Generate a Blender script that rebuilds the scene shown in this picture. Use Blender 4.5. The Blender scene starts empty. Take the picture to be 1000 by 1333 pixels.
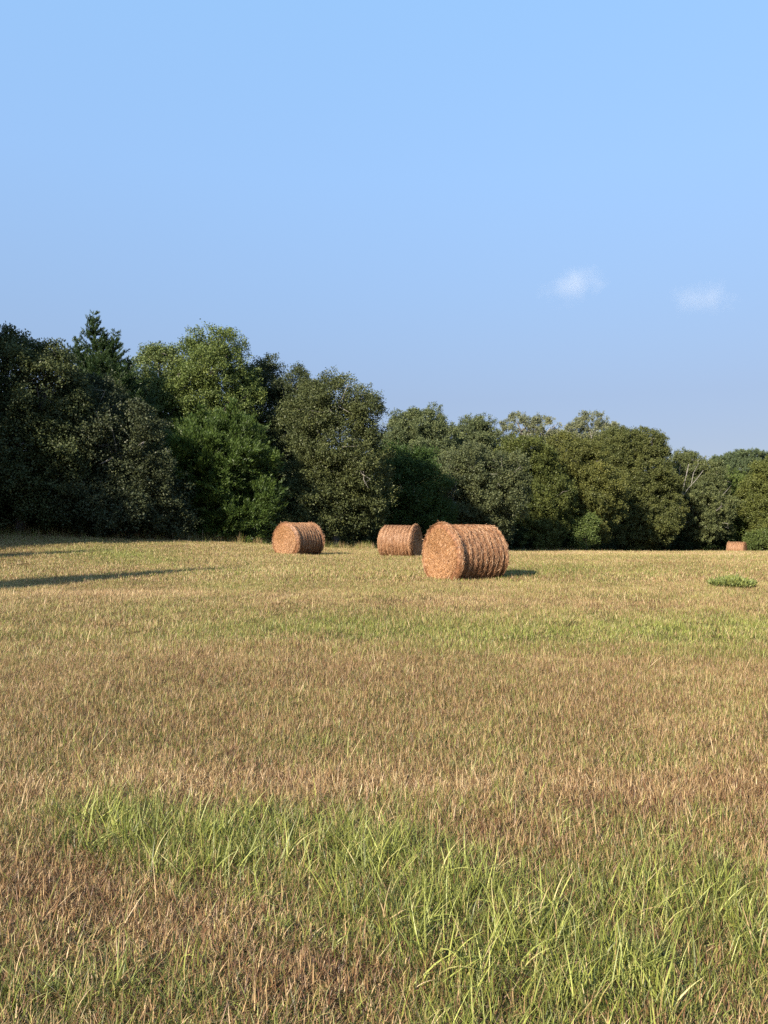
import bpy, math, random
import numpy as np
from mathutils import Vector

R = math.radians
SC = bpy.context.scene
COL = SC.collection

# ------------------------------------------------------------------ camera
F = 963.0            # focal length in photo pixels (photo 1000 x 1333)
EYE = 1.6
HOR = 677.0          # height of the horizon in the photo
cd = bpy.data.cameras.new('camera')
cam = bpy.data.objects.new('camera', cd)
COL.objects.link(cam)
SC.camera = cam
cd.sensor_fit = 'VERTICAL'
cd.sensor_height = 36.0
cd.lens = 36.0 * F / 1333.0
cam.location = (0, 0, EYE)
cam.rotation_euler = (R(90) + math.atan((HOR - 666.5) / F), 0, 0)
cd.clip_start = 0.05
cd.clip_end = 9000

# ------------------------------------------------------------------ light
SUN_EL, SUN_AZ = 29.0, 39.0      # azimuth: degrees to the left of straight behind the camera
sdir = Vector((-math.sin(R(SUN_AZ)) * math.cos(R(SUN_EL)), -math.cos(R(SUN_AZ)) * math.cos(R(SUN_EL)), math.sin(R(SUN_EL))))
ld = bpy.data.lights.new('sun', 'SUN')
sun = bpy.data.objects.new('sun', ld)
COL.objects.link(sun)
ld.energy = 4.9
ld.angle = R(0.5)
ld.color = (1.0, 0.88, 0.72)
sun.rotation_euler = sdir.to_track_quat('Z', 'Y').to_euler()
sun.location = (-30, -20, 30)

w = bpy.data.worlds.new('World')
SC.world = w
w.use_nodes = True
nt = w.node_tree
bg = nt.nodes['Background']
sky = nt.nodes.new('ShaderNodeTexSky')
sky.sky_type = 'NISHITA'
sky.sun_disc = False
sky.sun_elevation = R(SUN_EL)
# rotation 0 puts the sun on +Y, turning towards +X
sky.sun_rotation = math.atan2(sdir.x, sdir.y)
sky.altitude = 200
sky.air_density = 1.0
sky.dust_density = 0.6
sky.ozone_density = 2.0
gm = nt.nodes.new('ShaderNodeMix'); gm.data_type = 'RGBA'; gm.blend_type = 'MULTIPLY'
gm.inputs[0].default_value = 1.0
gm.inputs[7].default_value = (1.0, 1.0, 1.0, 1)
nt.links.new(sky.outputs[0], gm.inputs[6])
# elevation ramp scales the sky colour down towards the horizon
tcw = nt.nodes.new('ShaderNodeTexCoord'); sxw = nt.nodes.new('ShaderNodeSeparateXYZ'); rw = nt.nodes.new('ShaderNodeValToRGB')
nt.links.new(tcw.outputs['Generated'], sxw.inputs[0]); nt.links.new(sxw.outputs['Z'], rw.inputs[0])
els = rw.color_ramp.elements
els[0].position, els[0].color = 0.0, (.27, .23, .26, 1)
els[1].position, els[1].color = 0.60, (1.04, 1.02, 1.0, 1)
for p_, c_ in ((.10, (.32, .27, .29)), (.16, (.375, .325, .34)), (.285, (.58, .54, .52)), (.418, (.84, .80, .76))):
    q_ = els.new(p_); q_.color = (*c_, 1)
nt.links.new(rw.outputs[0], gm.inputs[7])
ev = nt.nodes.new('ShaderNodeMix'); ev.data_type = 'RGBA'; ev.inputs[0].default_value = 0.65
re_ = nt.nodes.new('ShaderNodeValToRGB'); ee = re_.color_ramp.elements
ee[0].position, ee[0].color = 0.0, (1.16, 1.44, 1.90, 1)
ee[1].position, ee[1].color = 0.62, (0.98, 1.84, 3.0, 1)
for p_, c_ in ((.16, (1.10, 1.50, 2.20)), (.285, (1.06, 1.64, 2.62)), (.418, (1.02, 1.74, 2.90))):
    q_ = ee.new(p_); q_.color = (*c_, 1)
nt.links.new(sxw.outputs['Z'], re_.inputs[0])
nt.links.new(gm.outputs[2], ev.inputs[6]); nt.links.new(re_.outputs[0], ev.inputs[7])
nt.links.new(ev.outputs[2], bg.inputs[0])
bg.inputs[1].default_value = 0.15

SC.view_settings.view_transform = 'Standard'
SC.view_settings.look = 'None'
SC.view_settings.gamma = 1
SC.view_settings.exposure = 1.2
SC.render.engine = 'CYCLES'
SC.cycles.use_denoising = False
SC.cycles.max_bounces = 6
SC.cycles.diffuse_bounces = 3
SC.cycles.glossy_bounces = 2
SC.cycles.transmission_bounces = 3
SC.cycles.volume_bounces = 2
SC.cycles.caustics_reflective = False
SC.cycles.caustics_refractive = False

# ------------------------------------------------------------------ helpers
def tag(o, label=None, cat=None, group=None, kind=None):
    if label: o['label'] = label
    if cat: o['category'] = cat
    if group: o['group'] = group
    if kind: o['kind'] = kind
    return o

def empty(name, loc, rz=0.0):
    o = bpy.data.objects.new(name, None)
    COL.objects.link(o)
    o.location = loc
    o.rotation_euler = (0, 0, rz)
    o.empty_display_size = 0.3
    return o

def link_mesh(name, me, mat, parent=None, color=None, link=True):
    o = bpy.data.objects.new(name, me)
    if link: COL.objects.link(o)
    if mat is not None and not me.materials:
        me.materials.append(mat)
    if parent is not None: o.parent = parent
    if color is not None: o.color = (*color, 1)
    return o

def np_mesh(name, V, Q, attrs=None, smooth=False):
    """V (n,3), Q (m,4) or list of index arrays of quads/tris"""
    me = bpy.data.meshes.new(name)
    V = np.asarray(V, np.float32); Q = np.asarray(Q, np.int32)
    k = Q.shape[1]
    me.vertices.add(len(V)); me.vertices.foreach_set('co', V.ravel())
    me.loops.add(Q.size); me.loops.foreach_set('vertex_index', Q.ravel())
    me.polygons.add(len(Q))
    me.polygons.foreach_set('loop_start', np.arange(0, Q.size, k, dtype=np.int32))
    if smooth: me.polygons.foreach_set('use_smooth', np.ones(len(Q), bool))
    me.update(calc_edges=True)
    for an, (dom, dat) in (attrs or {}).items():
        dat = np.asarray(dat, np.float32)
        if dat.ndim == 1:
            a = me.attributes.new(an, 'FLOAT', dom); a.data.foreach_set('value', dat)
        else:
            a = me.attributes.new(an, 'FLOAT_VECTOR', dom); a.data.foreach_set('vector', dat.ravel())
    return me

def _hash(ix, iy, iz, seed):
    h = (ix * 374761393 + iy * 668265263 + iz * 2147483647 + seed * 1274126177) & 0xffffffff
    h = ((h ^ (h >> 13)) * 1274126177) & 0xffffffff
    h = (h ^ (h >> 16)) & 0xffffffff
    return h / 4294967295.0

def vnoise(x, y, z=0.0, seed=0):
    x, y, z = np.broadcast_arrays(np.asarray(x, float), np.asarray(y, float), np.asarray(z, float))
    ix, iy, iz = np.floor(x).astype(np.int64), np.floor(y).astype(np.int64), np.floor(z).astype(np.int64)
    fx, fy, fz = x - ix, y - iy, z - iz
    fx, fy, fz = (f * f * (3 - 2 * f) for f in (fx, fy, fz))
    r = 0
    for a in (0, 1):
        for b in (0, 1):
            for c in (0, 1):
                wgt = (fx if a else 1 - fx) * (fy if b else 1 - fy) * (fz if c else 1 - fz)
                r = r + wgt * _hash(ix + a, iy + b, iz + c, seed)
    return r * 2 - 1

def fbm(x, y, z=0.0, seed=0, n=4):
    r, a, f = 0, 1.0, 1.0
    for i in range(n):
        r = r + a * vnoise(np.asarray(x) * f, np.asarray(y) * f, np.asarray(z) * f, seed + i * 7)
        a *= 0.5; f *= 2.03
    return r / 1.9

def sstep(a, b, x):
    t = np.clip((np.asarray(x, float) - a) / (b - a), 0, 1)
    return t * t * (3 - 2 * t)

def ground_z(x, y):
    x = np.asarray(x, float); y = np.asarray(y, float)
    rr = np.maximum(y - 41.0, 0)
    s = sstep(0, 10, rr)
    drop = -0.049 * (rr * s * 0.5 + rr * 0.5) - 0.22 * sstep(20, 44, y)
    drop = np.maximum(drop, -4.6)
    right = sstep(-6, 6, x)                         # the left keeps its height
    drop = drop * (0.35 + 0.65 * right)
    rise = 0.068 * np.maximum(-x - 3.0, 0) * sstep(20, 42, y)
    rise = np.minimum(rise, 1.6)
    lump = 0.05 * fbm(x * 0.35, y * 0.35, seed=5, n=3) * sstep(1.5, 5, np.hypot(x, y)) + 0.018 * fbm(x * 2.1, y * 2.1, seed=9, n=2)
    far = 4.0 * sstep(140, 500, y)
    return drop + rise + lump + far

def gz(x, y): return float(ground_z(x, y))

def at(px, py, d):
    """point in the world seen at photo pixel (px, py) at depth d"""
    return np.array([(px - 500.0) / F * d, d, EYE + (HOR - py) / F * d])

# ------------------------------------------------------------------ materials
def new_mat(name):
    m = bpy.data.materials.new(name); m.use_nodes = True
    n = m.node_tree; n.nodes.clear()
    return m, n, n.nodes.new('ShaderNodeOutputMaterial')

def node(n, t, **kw):
    x = n.nodes.new(t)
    for k, v in kw.items(): setattr(x, k, v)
    return x

def ramp(n, stops):
    r = n.nodes.new('ShaderNodeValToRGB')
    e = r.color_ramp.elements
    while len(e) > 1: e.remove(e[-1])
    e[0].position, e[0].color = stops[0][0], (*stops[0][1], 1)
    for p, c in stops[1:]:
        q = e.new(p); q.color = (*c, 1)
    return r

def mixc(n, a, b, fac, mode='MIX'):
    m = n.nodes.new('ShaderNodeMix'); m.data_type = 'RGBA'; m.blend_type = mode
    for s, v in ((m.inputs[0], fac), (m.inputs[6], a), (m.inputs[7], b)):
        if hasattr(v, 'links') or isinstance(v, bpy.types.NodeSocket): n.links.new(v, s)
        else: s.default_value = v if not isinstance(v, tuple) else (*v, 1)
    return m.outputs[2]

def leafy_shader(n, out, col, trans=0.3, gloss=0.05, rough=0.45):
    d = node(n, 'ShaderNodeBsdfDiffuse'); t = node(n, 'ShaderNodeBsdfTranslucent'); g = node(n, 'ShaderNodeBsdfGlossy')
    g.inputs['Roughness'].default_value = max(rough, .5)
    g.inputs['Color'].default_value = (1, 1, 1, 1)
    n.links.new(col, d.inputs[0]); n.links.new(col, t.inputs[0])
    m1 = node(n, 'ShaderNodeMixShader'); m1.inputs[0].default_value = trans
    n.links.new(d.outputs[0], m1.inputs[1]); n.links.new(t.outputs[0], m1.inputs[2])
    m2 = node(n, 'ShaderNodeMixShader'); m2.inputs[0].default_value = gloss
    n.links.new(m1.outputs[0], m2.inputs[1]); n.links.new(g.outputs[0], m2.inputs[2])
    n.links.new(m2.outputs[0], out.inputs[0])

def foliage_mat(name, trans=0.25, gloss=0.05):
    m, n, out = new_mat(name)
    at_ = node(n, 'ShaderNodeAttribute', attribute_name='tint')
    oi = node(n, 'ShaderNodeObjectInfo')
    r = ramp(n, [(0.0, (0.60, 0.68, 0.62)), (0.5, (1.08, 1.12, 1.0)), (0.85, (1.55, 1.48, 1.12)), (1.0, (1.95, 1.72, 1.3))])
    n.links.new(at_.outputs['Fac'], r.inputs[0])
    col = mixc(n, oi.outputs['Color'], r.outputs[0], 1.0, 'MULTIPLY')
    leafy_shader(n, out, col, trans, gloss)
    return m

def bark_mat(name, a, b):
    m, n, out = new_mat(name)
    tc = node(n, 'ShaderNodeTexCoord')
    mp = node(n, 'ShaderNodeMapping'); mp.inputs['Scale'].default_value = (6, 6, 1.5)
    n.links.new(tc.outputs['Object'], mp.inputs[0])
    ns = node(n, 'ShaderNodeTexNoise'); ns.inputs['Scale'].default_value = 2; ns.inputs['Detail'].default_value = 6
    n.links.new(mp.outputs[0], ns.inputs[0])
    r = ramp(n, [(0.3, a), (0.7, b)])
    n.links.new(ns.outputs[0], r.inputs[0])
    d = node(n, 'ShaderNodeBsdfPrincipled'); d.inputs['Roughness'].default_value = 0.9
    n.links.new(r.outputs[0], d.inputs[0])
    bp = node(n, 'ShaderNodeBump'); bp.inputs['Strength'].default_value = 0.6; bp.inputs['Distance'].default_value = 0.05
    n.links.new(ns.outputs[0], bp.inputs['Height']); n.links.new(bp.outputs[0], d.inputs['Normal'])
    n.links.new(d.outputs[0], out.inputs[0])
    return m

M_OAK = foliage_mat('oak_foliage', 0.20, 0.015)
M_JUN = foliage_mat('juniper_foliage', 0.25, 0.02)
M_BARK = bark_mat('grey_bark', (0.06, 0.05, 0.045), (0.20, 0.18, 0.16))
M_TWIG = bark_mat('grey_twigs', (0.13, 0.12, 0.10), (0.30, 0.28, 0.25))
M_PALE = bark_mat('pale_bark', (0.20, 0.18, 0.15), (0.42, 0.39, 0.35))

# dry straw / green blade colours, driven by what grows at each tuft
STRAW = [(0.0, (0.070, 0.034, 0.022)), (0.2, (0.187, 0.093, 0.046)), (0.45, (0.325, 0.198, 0.092)), (0.75, (0.55, 0.390, 0.190)), (1.0, (0.76, 0.60, 0.36))]
GREEN = [(0.0, (0.045, 0.055, 0.018)), (0.35, (0.138, 0.158, 0.032)), (0.7, (0.27, 0.30, 0.060)), (1.0, (0.46, 0.48, 0.12))]

def grass_mat(name):
    m, n, out = new_mat(name)
    bl = node(n, 'ShaderNodeAttribute', attribute_name='tint')
    gi = node(n, 'ShaderNodeAttribute', attribute_name='green', attribute_type='INSTANCER')
    va = node(n, 'ShaderNodeAttribute', attribute_name='vary', attribute_type='INSTANCER')
    mx = node(n, 'ShaderNodeMath', operation='MULTIPLY_ADD')     # tint*0.75 + vary*0.25
    v2 = node(n, 'ShaderNodeMath', operation='MULTIPLY'); v2.inputs[1].default_value = 0.35
    n.links.new(va.outputs['Fac'], v2.inputs[0])
    n.links.new(bl.outputs['Fac'], mx.inputs[0]); mx.inputs[1].default_value = 0.68; n.links.new(v2.outputs[0], mx.inputs[2])
    a, b = ramp(n, STRAW), ramp(n, GREEN)
    n.links.new(mx.outputs[0], a.inputs[0]); n.links.new(mx.outputs[0], b.inputs[0])
    # per-blade switch: a blade is green when its own random number is under the green share
    kb = node(n, 'ShaderNodeAttribute', attribute_name='pick')
    df = node(n, 'ShaderNodeMath', operation='SUBTRACT'); n.links.new(gi.outputs['Fac'], df.inputs[0]); n.links.new(kb.outputs['Fac'], df.inputs[1])
    sm = node(n, 'ShaderNodeMapRange'); sm.inputs[1].default_value = -0.12; sm.inputs[2].default_value = 0.12
    n.links.new(df.outputs[0], sm.inputs[0])
    col = mixc(n, a.outputs[0], b.outputs[0], sm.outputs[0])
    leafy_shader(n, out, col, 0.28, 0.03, 0.5)
    return m
M_GRASS = grass_mat('grass_blades')

# ------------------------------------------------------------------ what grows where
# (photo px, photo py, half width, half height, amount of green): each is a patch of the field
PATCHES = [
    (300, 1105, 190, 45, .75), (150, 1075, 80, 30, .35), (480, 1130, 130, 45, .5), (570, 1200, 150, 50, .75), (800, 1270, 230, 75, .65),
    (650, 1310, 120, 50, .4), (930, 1180, 110, 50, .4), (760, 1150, 140, 40, .3), (150, 1290, 220, 55, .45), (950, 1240, 120, 60, .30), (850, 1085, 160, 25, .2),
    (50, 1135, 90, 35, -.40), (200, 1215, 100, 35, -.32), (450, 1265, 90, 35, -.5), (330, 1260, 90, 30, -.4), (640, 1090, 60, 25, -.4),
    (500, 1020, 560, 17, -.45), (900, 1040, 110, 18, -.3),
    (850, 990, 70, 9, .35), (470, 968, 150, 10, .35), (200, 960, 120, 9, .2), (930, 930, 70, 8, .3), (560, 905, 60, 5, .2), (40, 1000, 80, 12, .2),
    (850, 822, 330, 22, .46), (420, 822, 160, 14, .35), (630, 848, 150, 8, .35), (250, 850, 200, 8, .15), (110, 830, 120, 12, .1), (900, 850, 140, 9, .4),
    (720, 785, 330, 7, -.25), (150, 775, 190, 9, -.3), (740, 743, 160, 9, .35), (160, 729, 60, 6, .5), (350, 765, 120, 7, .25), (380, 745, 200, 8, .05),
    (850, 722, 220, 3, .15), (820, 716.0, 260, 2.0, -.3), (140, 812, 50, 6, -.3),
]
def green_share(x, y):
    y = np.maximum(y, 1.0)
    px, py = 500 + F * x / y, HOR + F * EYE / y
    g = np.full_like(px, 0.45)
    wob = 22 * fbm(x * 0.5, y * 0.5, seed=31, n=3)
    wpy = py + wob * np.clip((py - HOR) / 500.0, 0.03, 1.0)
    for (cx, cy, sx, sy, a) in PATCHES:
        g = g + a * np.exp(-((px + 2 * wob - cx) / sx) ** 2 - ((wpy - cy) / sy) ** 2)
    g = g + 0.20 * fbm(x * 0.9, y * 0.6, seed=11) + 0.14 * fbm(x * 3.1, y * 2.6, seed=12, n=2)
    return np.clip(g, 0.02, 1.0)

TONES = [(180, 1290, 260, 55, -.16), (500, 1180, 700, 110, -.04), (250, 905, 330, 30, -.05), (700, 895, 260, 22, -.08), (430, 960, 260, 12, -.12), (500, 1015, 560, 20, .32), (100, 772, 150, 8, .25), (700, 775, 300, 8, .15),
    (300, 855, 200, 12, .12), (60, 1140, 110, 45, -.25), (450, 1265, 100, 35, -.25), (740, 743, 160, 9, -.25), (850, 822, 300, 18, .18), (850, 716, 260, 2.4, .25), (640, 1085, 110, 20, -.25), (830, 1055, 60, 14, -.3)]
def tone_share(x, y):
    """bleached straw against weathered brown straw"""
    px, py = 500 + F * x / y, HOR + F * EYE / y
    wob = 18 * fbm(x * 0.5, y * 0.5, seed=33, n=3) * np.clip((py - HOR) / 400.0, .03, 1)
    t = 0
    for (cx, cy, sx, sy, a) in TONES:
        t = t + a * np.exp(-((px - cx) / sx) ** 2 - ((py + wob - cy) / sy) ** 2)
    return t

def tall_share(x, y):
    """where the uncut green grass stands up"""
    px, py = 500 + F * x / y, HOR + F * EYE / y
    t = 0
    for (cx, cy, sx, sy, a) in PATCHES[:9]:
        t = t + 1.5 * a * np.exp(-((px - cx) / sx) ** 2 - ((py - cy) / sy) ** 2)
    for (cx, cy, sx, sy, a) in PATCHES[10:15]:
        t = t + a * np.exp(-((px - cx) / sx) ** 2 - ((py - cy) / sy) ** 2)
    t = t + 0.50 * fbm(x * 2.6, y * 1.6, seed=41, n=3) + 0.06
    return np.clip(t, 0, 1)

# ------------------------------------------------------------------ ground sheet
def build_ground():
    def axis(lim_near, step, lim_far, k):
        a = [0.0]; s = step
        while a[-1] < lim_far:
            if a[-1] > lim_near: s *= k
            a.append(a[-1] + s)
        return np.array(a)
    xr = axis(8, 0.14, 3500, 1.045)
    xs = np.concatenate([-xr[::-1], xr[1:]])
    yf = axis(12, 0.12, 4000, 1.025); yb = axis(1, 0.5, 600, 1.3)
    ys = np.concatenate([-yb[::-1], yf[1:]])
    X, Y = np.meshgrid(xs, ys, indexing='xy')
    Z = ground_z(X, Y)
    V = np.stack([X, Y, Z], -1).reshape(-1, 3)
    nx, ny = len(xs), len(ys)
    i = (np.arange(ny - 1)[:, None] * nx + np.arange(nx - 1)[None]).ravel()
    Q = np.stack([i, i + 1, i + nx + 1, i + nx], -1)
    g = green_share(X.ravel(), Y.ravel())
    me = np_mesh('ground', V, Q, {'green': ('POINT', g)}, smooth=True)
    m, n, out = new_mat('field_soil')
    ga = node(n, 'ShaderNodeAttribute', attribute_name='green')
    geo = node(n, 'ShaderNodeNewGeometry')
    n1 = node(n, 'ShaderNodeTexNoise'); n1.inputs['Scale'].default_value = 45; n1.inputs['Detail'].default_value = 8; n1.inputs['Roughness'].default_value = 0.75
    n2 = node(n, 'ShaderNodeTexNoise'); n2.inputs['Scale'].default_value = 4; n2.inputs['Detail'].default_value = 6
    for q in (n1, n2): n.links.new(geo.outputs['Position'], q.inputs[0])
    dry = ramp(n, [(0.3, (0.045, 0.028, 0.018)), (0.5, (0.14, 0.085, 0.048)), (0.66, (0.30, 0.20, 0.11))])
    grn = ramp(n, [(0.3, (0.035, 0.035, 0.014)), (0.5, (0.10, 0.10, 0.035)), (0.66, (0.21, 0.19, 0.07))])
    n.links.new(n1.outputs[0], dry.inputs[0]); n.links.new(n1.outputs[0], grn.inputs[0])
    c = mixc(n, dry.outputs[0], grn.outputs[0], ga.outputs['Fac'])
    tone = ramp(n, [(0.35, (0.8, 0.75, 0.75)), (0.65, (1.15, 1.15, 1.1))]); n.links.new(n2.outputs[0], tone.inputs[0])
    c = mixc(n, c, tone.outputs[0], 1.0, 'MULTIPLY')
    d = node(n, 'ShaderNodeBsdfDiffuse'); n.links.new(c, d.inputs[0])
    bp = node(n, 'ShaderNodeBump'); bp.inputs['Strength'].default_value = 1.0; bp.inputs['Distance'].default_value = 0.04
    n.links.new(n1.outputs[0], bp.inputs['Height']); n.links.new(bp.outputs[0], d.inputs['Normal'])
    n.links.new(d.outputs[0], out.inputs[0])
    o = link_mesh('ground', me, m)
    tag(o, kind='structure')
build_ground()

def wood_edge(px):
    return np.interp(px, [-60, 0, 150, 300, 480, 500, 600, 700, 760, 800, 850, 1000, 1090], [39, 39.5, 42, 45, 49, 55, 62, 71, 75, 82, 87, 94, 96])

# ------------------------------------------------------------------ grass
def blade_tuft(rng, n, rad, h0, h1, wid, lean, curl, seg=3):
    """n tapering bent blades around the origin"""
    V, Q, T, P = [], [], [], []
    for b in range(n):
        a = rng.uniform(0, 2 * math.pi); r = rad * math.sqrt(rng.uniform())
        base = np.array([r * math.cos(a), r * math.sin(a), -0.01])
        az = rng.uniform(0, 2 * math.pi)
        ln = abs(rng.normal(0, lean))
        h = rng.uniform(h0, h1); wd = wid * rng.uniform(0.6, 1.3)
        d = np.array([math.cos(az), math.sin(az), 0]); side = np.array([-d[1], d[0], 0])
        tw = rng.uniform(-0.9, 0.9); 
        side = side * math.cos(tw) + d * math.sin(tw)
        p = base.copy(); ang = min(ln, 1.45); c = rng.uniform(0.1, 1) * curl
        pts = [p.copy()]
        for s in range(seg):
            p = p + (d * math.sin(ang) + np.array([0, 0, 1]) * math.cos(ang)) * h / seg
            p[2] = max(p[2], 0.004)
            ang = min(ang + c / seg, 2.2)
            pts.append(p.copy())
        k0 = len(V)
        for s, q in enumerate(pts):
            ww = wd * (1 - (s / seg) ** 1.6) * 0.5 + 0.0003
            V.append(q - side * ww); V.append(q + side * ww)
        for s in range(seg):
            Q.append((k0 + 2 * s, k0 + 2 * s + 1, k0 + 2 * s + 3, k0 + 2 * s + 2))
        t, k = rng.uniform(), rng.uniform()
        T += [t] * (2 * seg + 2); P += [k] * (2 * seg + 2)
    return V, Q, {'tint': ('POINT', T), 'pick': ('POINT', P)}

def scatter(name, label, cat, protos, pts, rot, scl, idx, green, vary):
    """one stuff object: tufts on every point"""
    pc = bpy.data.collections.new(name + '_tufts')
    for i, (V, Q, at_) in enumerate(protos):
        me = np_mesh(name + '_tuft', V, Q, at_)
        me.materials.append(M_GRASS)
        o = bpy.data.objects.new('%s_tuft_%03d' % (name, i), me)
        pc.objects.link(o)
    me = bpy.data.meshes.new(name)
    me.vertices.add(len(pts)); me.vertices.foreach_set('co', np.asarray(pts, np.float32).ravel())
    for an, dat, ty in (('rot', rot, 'V'), ('scl', scl, 'V'), ('green', green, 'F'), ('vary', vary, 'F'), ('idx', idx, 'I')):
        if ty == 'V':
            a = me.attributes.new(an, 'FLOAT_VECTOR', 'POINT'); a.data.foreach_set('vector', np.asarray(dat, np.float32).ravel())
        elif ty == 'F':
            a = me.attributes.new(an, 'FLOAT', 'POINT'); a.data.foreach_set('value', np.asarray(dat, np.float32))
        else:
            a = me.attributes.new(an, 'INT', 'POINT'); a.data.foreach_set('value', np.asarray(dat, np.int32))
    o = bpy.data.objects.new(name, me); COL.objects.link(o)
    tag(o, label, cat, kind='stuff')
    g = bpy.data.node_groups.new(name + '_scatter', 'GeometryNodeTree')
    g.interface.new_socket('Geometry', in_out='INPUT', socket_type='NodeSocketGeometry')
    g.interface.new_socket('Geometry', in_out='OUTPUT', socket_type='NodeSocketGeometry')
    gi = g.nodes.new('NodeGroupInput'); go = g.nodes.new('NodeGroupOutput')
    m2p = g.nodes.new('GeometryNodeMeshToPoints')
    ci = g.nodes.new('GeometryNodeCollectionInfo'); ci.inputs['Collection'].default_value = pc
    ci.inputs['Separate Children'].default_value = True; ci.inputs['Reset Children'].default_value = True
    ip = g.nodes.new('GeometryNodeInstanceOnPoints'); ip.inputs['Pick Instance'].default_value = True
    def na(nm, ty):
        q = g.nodes.new('GeometryNodeInputNamedAttribute'); q.data_type = ty; q.inputs['Name'].default_value = nm
        return q.outputs['Attribute']
    e2r = g.nodes.new('FunctionNodeEulerToRotation')
    g.links.new(na('rot', 'FLOAT_VECTOR'), e2r.inputs[0])
    g.links.new(gi.outputs[0], m2p.inputs['Mesh']); g.links.new(m2p.outputs[0], ip.inputs['Points'])
    g.links.new(ci.outputs[0], ip.inputs['Instance'])
    g.links.new(na('idx', 'INT'), ip.inputs['Instance Index'])
    g.links.new(e2r.outputs[0], ip.inputs['Rotation'])
    g.links.new(na('scl', 'FLOAT_VECTOR'), ip.inputs['Scale'])
    g.links.new(ip.outputs[0], go.inputs[0])
    md = o.modifiers.new('scatter', 'NODES'); md.node_group = g
    return o

def frustum_points(rng, d0, d1, per_m2, margin=1.2):
    """random ground points between depths d0 and d1, inside the view plus a margin"""
    hw = 0.53
    w1 = hw * d1 + margin
    n = int((d1 - d0) * 2 * w1 * per_m2)
    y = rng.uniform(d0, d1, n); x = rng.uniform(-w1, w1, n)
    k = np.abs(x) < hw * y + margin
    return x[k], y[k]

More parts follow.
